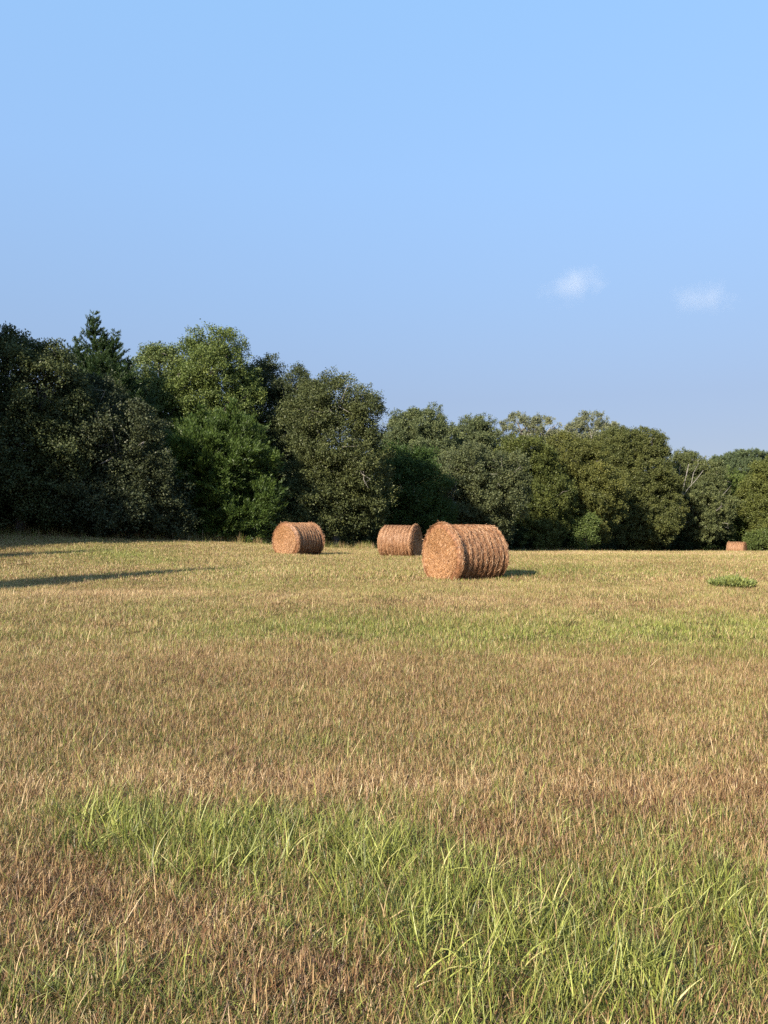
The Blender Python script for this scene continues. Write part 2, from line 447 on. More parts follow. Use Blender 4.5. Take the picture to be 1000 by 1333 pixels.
def build_grass():
    rng = np.random.default_rng(4)
    # ---- cut dry grass, fine near by, coarser with distance
    protos = []
    for i in range(10): protos.append(blade_tuft(rng, 46, 0.11, 0.025, 0.074, 0.0032, 0.95, 1.2))
    for i in range(8): protos.append(blade_tuft(rng, 50, 0.18, 0.035, 0.095, 0.0044, 0.85, 0.9, 2))
    for i in range(8): protos.append(blade_tuft(rng, 50, 0.32, 0.04, 0.11, 0.0095, 0.65, 0.6, 2))
    X, Y, I = [], [], []
    for (d0, d1, dens, i0, i1) in ((1.6, 4.2, 300, 0, 10), (4.2, 8.5, 210, 0, 10), (8.5, 19, 75, 10, 18), (19, 56, 26, 18, 26)):
        x, y = frustum_points(rng, d0, d1, dens)
        X.append(x); Y.append(y); I.append(rng.integers(i0, i1, len(x)))
    X, Y, I = map(np.concatenate, (X, Y, I))
    n = len(X)
    tall = tall_share(X, Y)
    g = green_share(X, Y)
    hgt = 0.85 + 0.35 * fbm(X * 1.3, Y * 1.3, seed=21, n=3) + 0.45 * fbm(X * 5, Y * 5, seed=22, n=2)
    hgt = np.clip(hgt, 0.3, 1.6) * rng.uniform(0.75, 1.25, n)
    keep = rng.uniform(0, 1, n) > 0.40 * sstep(0.0, 0.45, fbm(X * 3.4, Y * 3.4, seed=23, n=3)) * (1 - sstep(8, 16, Y))
    keep &= rng.uniform(0, 1, n) > .45 * tall * (Y < 6)
    X, Y, I, g, hgt, tall = (q[keep] for q in (X, Y, I, g, hgt, tall)); n = len(X)
    s = rng.uniform(0.85, 1.25, n)
    vary = np.clip(0.5 + 1.3 * tone_share(X, Y) + 0.38 * fbm(X * 0.6, Y * 0.45, seed=51) + 0.25 * fbm(X * 2.5, Y * 2.5, seed=52, n=2) + rng.normal(0, .15, n), 0, 1)
    rot = np.stack([rng.normal(0, .10, n), rng.normal(0, .10, n), rng.uniform(0, 6.28, n)], -1)
    scatter('dry_grass', 'short cut hay stubble of tan and green blades covering the field', 'grass', protos,
            np.stack([X, Y, ground_z(X, Y)], -1), rot, np.stack([s, s, s * hgt], -1), I, g * 0.9, vary)
    # ---- matted thatch of dead blades lying on the soil
    protos = [blade_tuft(rng, 46, 0.10, 0.03, 0.08, 0.0034, 1.6, 0.5, 2) for i in range(8)]
    X, Y = frustum_points(rng, 1.6, 9.5, 260); n = len(X)
    vary = np.clip(0.22 + 0.8 * tone_share(X, Y) + 0.35 * fbm(X * 2.2, Y * 2.2, seed=57, n=3) + rng.normal(0, .2, n), 0, 1)
    s = rng.uniform(.8, 1.3, n)
    scatter('thatch', 'matted brown thatch of dead grass lying under the blades', 'thatch', protos,
            np.stack([X, Y, ground_z(X, Y) + .004], -1), np.stack([0 * X, 0 * X, rng.uniform(0, 6.28, n)], -1), np.stack([s, s, s], -1),
            rng.integers(0, 8, n), np.clip(green_share(X, Y) * .45, 0, .4), vary)
    # ---- taller green blades
    protos = [blade_tuft(rng, 17, 0.07, 0.08, 0.22, 0.0045, 0.62, 1.2, 4) for i in range(10)]
    protos += [blade_tuft(rng, 9, 0.05, 0.12, 0.30, 0.0058, 0.6, 1.5, 5) for i in range(6)]
    x1, y1 = frustum_points(rng, 1.7, 5.4, 290)
    t = tall_share(x1, y1); k = rng.uniform(0, 1, len(x1)) < t * 0.85 + 0.03
    x1, y1, t = x1[k], y1[k], t[k]
    x2, y2 = frustum_points(rng, 5.4, 14, 9); t2 = np.full(len(x2), 0.05)
    k = rng.uniform(0, 1, len(x2)) < green_share(x2, y2) * 0.8
    x2, y2, t2 = x2[k], y2[k], t2[k]
    X, Y, t = np.concatenate([x1, x2]), np.concatenate([y1, y2]), np.concatenate([t, t2]); n = len(X)
    s = (0.46 + 0.46 * t) * rng.uniform(0.65, 1.2, n)
    vary = np.clip(0.62 + 0.35 * fbm(X * 2, Y * 2, seed=61) + rng.normal(0, .24, n), 0, 1)
    rot = np.stack([rng.normal(0, .16, n), rng.normal(0.05, .16, n), rng.uniform(0, 6.28, n)], -1)
    gg = np.clip(0.66 + 0.42 * t + rng.normal(0, .13, n), 0, 1)
    scatter('green_grass', 'taller bright green grass blades standing in the near field', 'grass', protos,
            np.stack([X, Y, ground_z(X, Y)], -1), rot, np.stack([s, s, s], -1), rng.integers(0, 16, n), gg, vary)
    # ---- scattered dry seed stalks that stand above the cut grass
    protos = [blade_tuft(rng, 5, 0.10, 0.10, 0.24, 0.0035, 0.45, 0.5, 3) for i in range(8)]
    protos += [blade_tuft(rng, 5, 0.20, 0.08, 0.22, 0.0065, 0.45, 0.6, 3) for i in range(6)]
    xa, ya = frustum_points(rng, 1.8, 9, 10); xb, yb = frustum_points(rng, 9, 30, 3)
    xc, yc = frustum_points(rng, 30, 54, 2.2); xb, yb = np.concatenate([xb, xc]), np.concatenate([yb, yc])
    ia = rng.integers(0, 8, len(xa)); ib = rng.integers(8, 14, len(xb))
    X, Y, I = np.concatenate([xa, xb]), np.concatenate([ya, yb]), np.concatenate([ia, ib]); n = len(X)
    s = rng.uniform(0.6, 1.1, n)
    rot = np.stack([rng.normal(0, .15, n), rng.normal(0, .15, n), rng.uniform(0, 6.28, n)], -1)
    scatter('dry_stalk', 'thin pale dry stalks standing above the cut grass', 'grass', protos,
            np.stack([X, Y, ground_z(X, Y)], -1), rot, np.stack([s, s, s], -1), I, np.full(n, .12), rng.uniform(.5, 1, n))
    # ---- rank weeds along the foot of the wood
    protos = [blade_tuft(rng, 22, 0.25, 0.25, 0.75, 0.016, 0.45, 0.9, 3) for i in range(8)]
    px = rng.uniform(-80, 1110, 9500)
    Y = wood_edge(px) - 0.8 + rng.normal(0, 1.2, len(px)); X = (px - 500) / F * Y; n = len(X)
    s = rng.uniform(0.3, 0.9, n) * (1 + 0.9 * np.clip(fbm(X * .5, Y * .5, seed=71, n=3) + .1, -.4, .8))
    scatter('edge_weeds', 'dull green rank weeds and tall grass along the foot of the wood', 'weeds', protos,
            np.stack([X, Y, ground_z(X, Y)], -1), np.stack([0 * X, 0 * X, rng.uniform(0, 6.28, n)], -1), np.stack([s, s, s], -1),
            rng.integers(0, 8, n), np.clip(rng.normal(.55, .2, n), 0, 1), rng.uniform(0.1, .8, n))
build_grass()

# ------------------------------------------------------------------ hay bales
def straw_mat(name, dark):
    m, n, out = new_mat(name)
    at_ = node(n, 'ShaderNodeAttribute', attribute_name='tint')
    if dark: st = [(0.0, (0.10, 0.042, 0.022)), (0.35, (0.29, 0.140, 0.066)), (0.7, (0.50, 0.280, 0.142)), (1.0, (0.76, 0.53, 0.34))]
    else: st = [(0.0, (0.10, 0.040, 0.018)), (0.35, (0.30, 0.145, 0.062)), (0.7, (0.47, 0.258, 0.116)), (1.0, (0.70, 0.46, 0.28))]
    r = ramp(n, st)
    n.links.new(at_.outputs['Fac'], r.inputs[0])
    leafy_shader(n, out, r.outputs[0], 0.12, 0.03, 0.5)
    return m
M_SIDE = straw_mat('baled_hay_side', True)
M_END = straw_mat('baled_hay_end', False)

def bale_parts(seed, rad=0.77, L=1.76, flare=(1, 1), ridge_h=.03):
    """wrapped side and the two ends of a round bale, lying along local x"""
    rng = np.random.default_rng(seed)
    hl = L / 2
    def prof(x, a):
        """radius of the side at axial x and angle a"""
        u = x / hl
        rid = ridge_h * np.sin(2 * np.pi * (x * 5.6 + 0.10 * fbm(a * 2, x * 3, seed=seed, n=2)))
        r = rad + rid + 0.034 * fbm(a * 2.2 / 1.0, x * 2.5, 0, seed=seed + 3, n=3)
        fl = np.where(u < 0, flare[0], flare[1])
        flr = fl * (0.055 * np.exp(-((np.abs(u) - 0.90) / 0.07) ** 2) - 0.04 * np.exp(-((np.abs(u) - 0.74) / 0.05) ** 2))
        rnd = -(0.10 + .05 * (1 - fl)) * sstep(0.93 - .15 * (1 - fl), 1.0, np.abs(u)) ** 2
        return r + flr + rnd
    def place(x, a, r):
        y, z = r * np.cos(a), r * np.sin(a)
        y = y * (1 + 0.07 * (1 - z / rad) ** 2 * .5) + 0.02 * z
        z = z - 0.03 * (np.abs(x) / hl) ** 3 * (z > 0) * (x > 0)
        z = np.maximum(z, -rad * 0.895 + 0.03 * (z + rad)) if np.ndim(z) else z   # the bale sags flat on the ground
        return np.stack(np.broadcast_arrays(x, y, z), -1)
    parts = {}
    # --- side surface
    na, nx = 160, 110
    A = np.linspace(0, 2 * np.pi, na, endpoint=False); Xs = np.linspace(-hl, hl, nx)
    XX, AA = np.meshgrid(Xs, A, indexing='ij')
    Rr = prof(XX, np.cos(AA) * 3 + 10) * 1.0 + 0.0
    Rr = rad + (Rr - rad) + 0.010 * vnoise(XX * 40, AA * 16, 0, seed)
    V = place(XX, AA, Rr - 0.015).reshape(-1, 3)
    i = np.arange(nx - 1)[:, None] * na; j = np.arange(na)[None]; j2 = (j + 1) % na
    Q = np.stack([i + j, i + na + j, i + na + j2, i + j2], -1).reshape(-1, 4)
    T = np.clip(0.25 + 0.3 * vnoise(XX * 30, AA * 30, 1, seed).ravel(), 0, 1)
    # --- straws wound round the side
    def straws(P, D, N, ln, wd, tint):
        D = D / np.linalg.norm(D, axis=1, keepdims=True)
        S = np.cross(D, N); S /= np.linalg.norm(S, axis=1, keepdims=True) + 1e-9
        l = ln[:, None] / 2; w_ = wd[:, None] / 2
        v = np.stack([P - D * l - S * w_ * .6, P - D * l + S * w_ * .6, P + D * l + S * w_, P + D * l - S * w_], 1).reshape(-1, 3)
        q = np.arange(len(P) * 4).reshape(-1, 4)
        return v, q, np.repeat(tint, 4)
    def join(lst):
        Vs, Qs, Ts, o = [], [], [], 0
        for v, q, t in lst:
            Vs.append(v); Qs.append(q + o); Ts.append(t); o += len(v)
        return np.concatenate(Vs), np.concatenate(Qs), {'tint': ('POINT', np.clip(np.concatenate(Ts), 0, 1))}
    n = 26000
    x = rng.uniform(-hl, hl, n); a = rng.uniform(0, 2 * np.pi, n)
    r = prof(x, np.cos(a) * 3 + 10) + rng.uniform(-0.012, 0.016, n)
    P = place(x, a, r)
    N = np.stack([0 * a, np.cos(a), np.sin(a)], -1); Tn = np.stack([0 * a, -np.sin(a), np.cos(a)], -1); Ax = np.array([[1.0, 0, 0]])
    D = Tn + Ax * rng.normal(0, .38, (n, 1)) + N * rng.normal(0, .10, (n, 1))
    N2 = N + rng.normal(0, .5, (n, 3))
    ridge = np.sin(2 * np.pi * x * 5.6)
    side = straws(P, D, N2, rng.uniform(.06, .22, n), rng.uniform(.004, .010, n), rng.beta(2.0, 2.2, n) + 0.10 * ridge)
    # loose wisps at both rims
    n = 900
    sg = rng.choice([-1, 1], n); x = sg * hl * rng.uniform(.84, 1.0, n); a = rng.uniform(-0.4, np.pi + 0.4, n) + 0 * x
    r = prof(x, np.cos(a) * 3 + 10) + rng.uniform(-0.01, 0.05, n)
    P = place(x, a, r)
    N = np.stack([0 * a, np.cos(a), np.sin(a)], -1); Tn = np.stack([0 * a, -np.sin(a), np.cos(a)], -1)
    D = N * rng.uniform(-.1, .5, (n, 1)) + Tn * rng.normal(0, .8, (n, 1)) + np.stack([sg * rng.uniform(-.1, .8, n), 0 * a, 0 * a], -1)
    wis = straws(P, D, rng.normal(0, 1, (n, 3)), rng.uniform(.04, .15, n), rng.uniform(.004, .009, n), rng.beta(3, 2, n))
    parts['side'] = join([(V, Q, T), side, wis])
    # --- the two ends: slightly domed discs with a wound spiral of straw
    for sgn in (-1, 1):
        nr = 46
        RR, AE = np.meshgrid(np.linspace(0, 1, nr), A, indexing='ij')
        rim = prof(np.full_like(AE, sgn * hl), np.cos(AE) * 3 + 10) - 0.014
        rad_ = RR * rim
        dome = 0.05 * (1 - RR ** 2.5) + 0.008 * np.sin(2 * np.pi * (RR * 6 + AE / (2 * np.pi))) * sstep(0, .2, RR) * (1 - sstep(.9, 1, RR)) + 0.02 * fbm(rad_ * np.cos(AE) * 5, rad_ * np.sin(AE) * 5, 0, seed + 9, 3) * (1 - sstep(.85, 1, RR))
        dome = dome - 0.05 * np.exp(-(RR / 0.07) ** 2)
        V = place(sgn * (hl + dome), AE, rad_).reshape(-1, 3)
        Q = np.stack([i[:nr - 1] + j, i[:nr - 1] + na + j, i[:nr - 1] + na + j2, i[:nr - 1] + j2], -1).reshape(-1, 4)
        T = np.clip(0.42 + 0.35 * vnoise(V[:, 1] * 30, V[:, 2] * 30, 1, seed), 0, 1)
        n = 13000
        rr = np.sqrt(rng.uniform(0, 1, n)); a = rng.uniform(0, 2 * np.pi, n)
        rim = prof(np.full(n, sgn * hl), np.cos(a) * 3 + 10)
        dm = 0.05 * (1 - rr ** 2.5) + 0.008 * np.sin(2 * np.pi * (rr * 6 + a / (2 * np.pi))) + rng.uniform(-.012, .02, n)
        P = place(sgn * (hl + dm), a, rr * rim * 0.985)
        N = np.stack([0 * a, np.cos(a), np.sin(a)], -1); Tn = np.stack([0 * a, -np.sin(a), np.cos(a)], -1)
        D = Tn + N * rng.normal(0, 1.0, (n, 1)) + np.stack([sgn * rng.uniform(0, .5, n), 0 * a, 0 * a], -1)
        N2 = np.stack([np.full(n, float(sgn)), 0 * a, 0 * a], -1) + rng.normal(0, .45, (n, 3))
        st = straws(P, D, N2, rng.uniform(.04, .16, n), rng.uniform(.004, .009, n), rng.beta(2.4, 2.0, n))
        parts['end%d' % sgn] = join([(V, Q, T), st])
    return parts

def hay_bale(px, base_d, turn, seed, label, zoff=0.0, rad=0.77, L=1.76, name='hay_bale', flare=(1, 1), ridge_h=.03):
    x = (px - 500) / F * base_d
    z = gz(x, base_d)
    o = empty(name, (x, base_d, z + zoff), turn)
    tag(o, label, 'hay bale', 'round hay bales lying on the field')
    p = bale_parts(seed, rad, L, flare, ridge_h)
    for nm, key, m in (('wrapped_side', 'side', M_SIDE), ('end_face', 'end-1', M_END), ('end_face', 'end1', M_END)):
        V, Q, at_ = p[key]
        V = V.copy(); V[:, 2] += rad * 0.895 - 0.03
        link_mesh(nm, np_mesh(nm, V, Q, at_, smooth=False), m, o)
    return o

def turn_left(px, a):     # the left end is seen, its normal a degrees off the line of sight
    v = math.atan((px - 500) / F); b = R(a) + v
    n = (-math.sin(b), -math.cos(b))          # direction of local -x
    return math.atan2(-n[1], -n[0])
def turn_right(px, a):
    v = math.atan((px - 500) / F); b = R(a) - v
    return math.atan2(-math.cos(b), math.sin(b))  # direction of local +x

hay_bale(607, 20.5, turn_left(607, 52), 3, 'largest nearest round hay bale with ridged wrapped side and bright left end', rad=0.79, L=1.80, flare=(1.3, .15), ridge_h=.015)
hay_bale(389, 34.6, turn_left(389, 44), 5, 'round hay bale farthest toward the left trees with loose straw fringe at its right rim', rad=0.78, L=1.8, flare=(.8, 1), ridge_h=.018)
hay_bale(521, 34.9, turn_right(521, 68), 8, 'middle round hay bale half behind the nearest one, its right end in shade', rad=0.78, L=1.72, flare=(0, .9), ridge_h=.010)
hay_bale(959, 84.0, turn_right(959, 75), 11, 'tiny distant round hay bale at the field edge below the far trees', rad=0.78, L=1.78)

# ------------------------------------------------------------------ trees
def tube(pts, rads, k=7):
    pts = np.asarray(pts, float); V, Q = [], []
    n = len(pts)
    for i in range(n):
        d = pts[min(i + 1, n - 1)] - pts[max(i - 1, 0)]; d /= np.linalg.norm(d) + 1e-9
        u = np.cross(d, [0.3, 0.9, 0.1]); u /= np.linalg.norm(u) + 1e-9; v = np.cross(d, u)
        for j in range(k):
            a = 2 * math.pi * j / k
            V.append(pts[i] + (u * math.cos(a) + v * math.sin(a)) * rads[i])
    for i in range(n - 1):
        for j in range(k):
            Q.append((i * k + j, i * k + (j + 1) % k, (i + 1) * k + (j + 1) % k, (i + 1) * k + j))
    return V, Q

def leaves_mesh(rng, C, Dr, n_leaf, length, spread, ll, lw, style, spray_t):
    """C spray origins, Dr spray directions -> leaf quads"""
    ns = len(C)
    k = n_leaf
    u = rng.uniform(0, 1, (ns, k, 1))
    P = C[:, None] + Dr[:, None] * (u * length[:, None, None]) + rng.normal(0, 1, (ns, k, 3)) * spread * (1.1 - 0.5 * u)
    P = P.reshape(-1, 3)
    D = np.repeat(Dr, k, 0)
    m = len(P)
    if style == 'juniper':
        L = D + rng.normal(0, .45, (m, 3)) + np.array([0, 0, .35])
    else:
        L = rng.normal(0, 1, (m, 3)) + D * 0.5
    L /= np.linalg.norm(L, axis=1, keepdims=True)
    N = rng.normal(0, 1, (m, 3)) + D * 0.6 + np.array([0, 0, .5])
    S = np.cross(L, N); S /= np.linalg.norm(S, axis=1, keepdims=True) + 1e-9
    l = (ll * rng.uniform(.6, 1.3, m))[:, None]; w_ = (lw * rng.uniform(.6, 1.3, m))[:, None]
    bend = np.cross(S, L) * l * 0.18
    V = np.stack([P, P + L * l * .5 + S * w_ * .5 + bend, P + L * l, P + L * l * .5 - S * w_ * .5 + bend], 1).reshape(-1, 3)
    Q = np.arange(m * 4).reshape(-1, 4)
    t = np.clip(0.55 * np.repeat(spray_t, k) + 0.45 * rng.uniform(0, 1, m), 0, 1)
    return V, Q, np.repeat(t, 4)

def crown_sprays(rng, lobes, dens, inner=0.3, droop=0.0, seed=0, gap=0.0, bough=0.74):
    """lobes: (centre, radii) in world units -> spray centres, directions, tints. Each lobe carries boughs: small domed clumps
    with gaps between them, and a thinner fill of leaves further in"""
    Cs, Ds, Ts = [], [], []
    cen = np.array([l[0] for l in lobes]); rad = np.array([l[1] for l in lobes])
    def clear(p, li, lim):
        ok = np.ones(len(p), bool)
        for lj in range(len(lobes)):
            if lj != li: ok &= np.sum(((p - cen[lj]) / rad[lj]) ** 2, 1) > lim
        return ok
    for li, (c, r) in enumerate(lobes):
        area = 4 * math.pi * ((r[0] * r[1]) ** 1.6 / 3 + (r[0] * r[2]) ** 1.6 / 3 + (r[1] * r[2]) ** 1.6 / 3) ** (1 / 1.6)
        rm = float(np.mean(r)); bo = min(bough, rm * 0.55)
        nb = max(8, int(area / (bo * bo) * 0.72))
        d = rng.normal(0, 1, (nb, 3)); d /= np.linalg.norm(d, axis=1, keepdims=True)
        d = d[~((d[:, 1] > 0.3) & (rng.uniform(0, 1, nb) < 0.5))]; nb = len(d)
        q = c + d * r
        f = rng.uniform(.60, 1.03, nb) * (1 + 0.34 * fbm(q[:, 0] * .9, q[:, 1] * .9, q[:, 2] * .9, seed + 3, 3))
        bc = c + d * r * f[:, None]
        ok = clear(bc, li, 0.55) | (rng.uniform(0, 1, nb) < .12)
        if gap > 0: ok &= rng.uniform(0, 1, nb) > gap
        bc, d = bc[ok], d[ok]; nb = len(bc)
        br = bo * rng.uniform(.45, 1.3, nb)
        bt = np.clip(0.5 + 0.35 * fbm(bc[:, 0] * .6, bc[:, 1] * .6, bc[:, 2] * .6, seed + 8, 2) + rng.normal(0, .17, nb), 0, 1)
        k = max(4, int(dens * 2.4 * bo * bo / .72))
        e = rng.normal(0, 1, (nb, k, 3)) + d[:, None] * 0.9 + np.array([0, 0, .55 - droop * .8])
        e /= np.linalg.norm(e, axis=2, keepdims=True)
        p = bc[:, None] + e * (br[:, None, None] * rng.uniform(.55, 1.0, (nb, k, 1))) * np.array([1.15, 1.0, .72])
        p = p.reshape(-1, 3)
        out = e.reshape(-1, 3) + np.repeat(d, k, 0) * .5 + np.array([0, 0, .3 - droop]) + rng.normal(0, .35, p.shape)
        out /= np.linalg.norm(out, axis=1, keepdims=True)
        Cs.append(p); Ds.append(out); Ts.append(np.repeat(bt, k))
        ns_ = int(area * dens * 0.15)                     # single sprigs that stand out of the outline
        dd = rng.normal(0, 1, (ns_, 3)); dd /= np.linalg.norm(dd, axis=1, keepdims=True)
        p = c + dd * r * rng.uniform(.92, 1.19, ns_)[:, None]; ok = clear(p, li, 0.9)
        Cs.append(p[ok]); o2 = dd + np.array([0, 0, .5 - droop]); Ds.append((o2 / np.linalg.norm(o2, axis=1, keepdims=True))[ok]); Ts.append(rng.uniform(.3, .9, int(ok.sum())))
        ni = int(area * dens * 0.55)                      # fill behind the boughs
        dd = rng.normal(0, 1, (ni, 3)); dd /= np.linalg.norm(dd, axis=1, keepdims=True)
        p = c + dd * r * rng.uniform(.3, .8, ni)[:, None]
        ok = clear(p, li, 0.15) & (rng.uniform(0, 1, ni) > gap * 2.0)
        Cs.append(p[ok]); Ds.append(dd[ok]); Ts.append(rng.uniform(.1, .6, int(ok.sum())))
    return np.concatenate(Cs), np.concatenate(Ds), np.concatenate(Ts)

TREES = {}
def tree(name, label, cat, d, lobes, color, kind='oak', trunk_px=None, droop=0.0, dens=5.5, leaf=None, gap=0.0, bark=None, seed=None,
         group='trees along the edge of the wood', extra=None, bare=0, snags=(), nleaf=None, depth=1.0):
    """lobes: (photo px, photo py, half width px, half height px[, depth offset in m])"""
    seed = seed if seed is not None else (sum(map(ord, label)) % 9973)
    rng = np.random.default_rng(seed)
    s = d / F
    tx = trunk_px if trunk_px is not None else sum(l[0] for l in lobes) / len(lobes)
    bx = (tx - 500) * s; bz = gz(bx, d)
    base = np.array([bx, d, bz])
    wl = []
    for l in lobes:
        c = at(l[0], l[1], d) - base
        c[1] += (l[4] if len(l) > 4 else rng.uniform(-.6, .6))
        rx, rz = l[2] * s, l[3] * s
        wl.append((c, np.array([rx, (0.55 * rx + 0.45 * rz) * depth, rz])))
    o = empty(name, tuple(base))
    tag(o, label, cat, group)
    # trunk and limbs
    V, Q = [], []
    def add(t):
        v, q = t; b = len(V); V.extend(v); Q.extend([tuple(b + i for i in f) for f in q])
    H = max(c[2] + r[2] for c, r in wl)
    tr = 0.022 * H + 0.05
    low = min(c[2] for c, r in wl); fork = np.array([rng.normal(0, .15), 0, max(0.6, min(low, 0.35 * H))])
    add(tube([np.array([0, 0, -.3]), np.array([rng.normal(0, .05), 0, .1]), fork * 0.55 + np.array([rng.normal(0, .1), 0, 0]), fork], [tr * 1.5, tr * 1.15, tr, tr * .85], 9))
    for c, r in wl:
        mid = fork * .5 + c * .5 + rng.normal(0, .25, 3) + np.array([0, 0, .2])
        add(tube([fork, fork * .75 + mid * .25 + rng.normal(0, .08, 3), mid, c], [tr * .6, tr * .5, tr * .36, tr * .2], 6))
        for b in range(7):
            dd = rng.normal(0, 1, 3); dd /= np.linalg.norm(dd); dd[2] = abs(dd[2]) * (1 - droop) - droop * abs(dd[2])
            e = c + dd * r * rng.uniform(.7, .98)
            m2 = c * .5 + e * .5 + rng.normal(0, .12, 3)
            add(tube([c + (mid - c) * rng.uniform(0, .4), m2, e], [tr * .2, tr * .12, tr * .03], 5))
    for b in range(bare):       # bare twiggy limbs that show in front of the leaves
        c, r = wl[rng.integers(len(wl))]
        if c[2] < .38 * H: continue
        dd = np.array([rng.normal(0, .8), -1.0, rng.normal(.2, .5)]); dd /= np.linalg.norm(dd)
        e = c + dd * r * rng.uniform(1.0, 1.12) + np.array([rng.normal(0, .3), 0, rng.normal(0, .3)])
        p0 = c + np.array([0, -.3, -.3]) * r
        pts = [p0, p0 * .6 + e * .4 + rng.normal(0, .15, 3), e, e + np.array([rng.normal(0, .5), -.1, rng.uniform(-.5, .7) - droop])]
        add(tube(pts, [tr * .16, tr * .12, tr * .07, tr * .015], 5))
    for sn in snags:            # bare limbs seen against the leaves: photo points, depth offset, thickness
        pts, off, th = sn
        P3 = [at(a_, b_, d + off) - base for a_, b_ in pts]
        add(tube(P3, np.linspace(th, th * .3, len(P3)), 6))
    link_mesh('trunk', np_mesh('trunk', np.array(V), np.array(Q), smooth=True), bark or M_BARK, o)
    # crown
    C, D, T = crown_sprays(rng, wl, dens, droop=droop, seed=seed, gap=gap)
    if leaf is None: leaf = (0.125, 0.075) if kind == 'oak' else (0.22, 0.045)
    sc = max(1.0, d / 48.0) ** 0.35
    ll, lw = leaf[0] * sc, leaf[1] * sc
    k = nleaf or int((34 if kind == 'oak' else 36) * min(1.25, max(1.0, d / 60)))
    length = rng.uniform(.22, .55, len(C)) * (1.4 if kind == 'juniper' else 1.0)
    P = [leaves_mesh(rng, C, D, k, length, 0.15 if kind == 'oak' else 0.085, ll, lw, kind, T)]
    if extra is not None:      # sprays given one by one, for leaders and ragged tips
        EC, ED, EL = extra(rng, base, s)
        P.append(leaves_mesh(rng, EC, ED, 17, EL, 0.035, ll * .75, lw * .95, kind, rng.uniform(.2, .8, len(EC))))
    V, Q, T, b = [], [], [], 0
    for v, q, t in P:
        V.append(v); Q.append(q + b); T.append(t); b += len(v)
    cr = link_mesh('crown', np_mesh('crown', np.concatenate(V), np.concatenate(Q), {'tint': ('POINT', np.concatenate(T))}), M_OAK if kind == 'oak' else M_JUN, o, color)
    TREES[label] = o
    return o

def leader(tips, d):
    """pointed juniper leaders: (px tip, py tip, px foot, py foot, half width px)"""
    def f(rng, base, s):
        C, D, L = [], [], []
        for (tx, ty, fx, fy, hw) in tips:
            a = at(tx, ty, d) - base; b = at(fx, fy, d) - base
            H = np.linalg.norm(a - b); nl = int(H / 0.17)
            for i in range(nl):
                t = (i + rng.uniform(0, 1)) / nl
                p = a + (b - a) * t
                for j in range(5):
                    ang = rng.uniform(0, 2 * math.pi); w_ = hw * s * (t ** 0.9) * rng.uniform(.45, 1.15)
                    o = np.array([math.cos(ang), math.sin(ang), 0])
                    for q in np.arange(0, 1, min(1, .16 / max(w_, .16))):
                        dr = o * 0.8 + np.array([.22, 0, .55 + .5 * q])
                        C.append(p + o * w_ * q + np.array([0, 0, w_ * (.25 * q + .35 * q * q)])); D.append(dr / np.linalg.norm(dr)); L.append(.16 + .12 * (1 - q))
        return np.array(C), np.array(D), np.array(L)
    return f

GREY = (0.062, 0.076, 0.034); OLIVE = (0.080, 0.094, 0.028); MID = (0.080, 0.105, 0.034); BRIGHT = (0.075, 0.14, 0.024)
DARK = (0.042, 0.052, 0.026); PALE = (0.15, 0.16, 0.10); JUN = (0.058, 0.092, 0.021); JDK = (0.034, 0.060, 0.020)

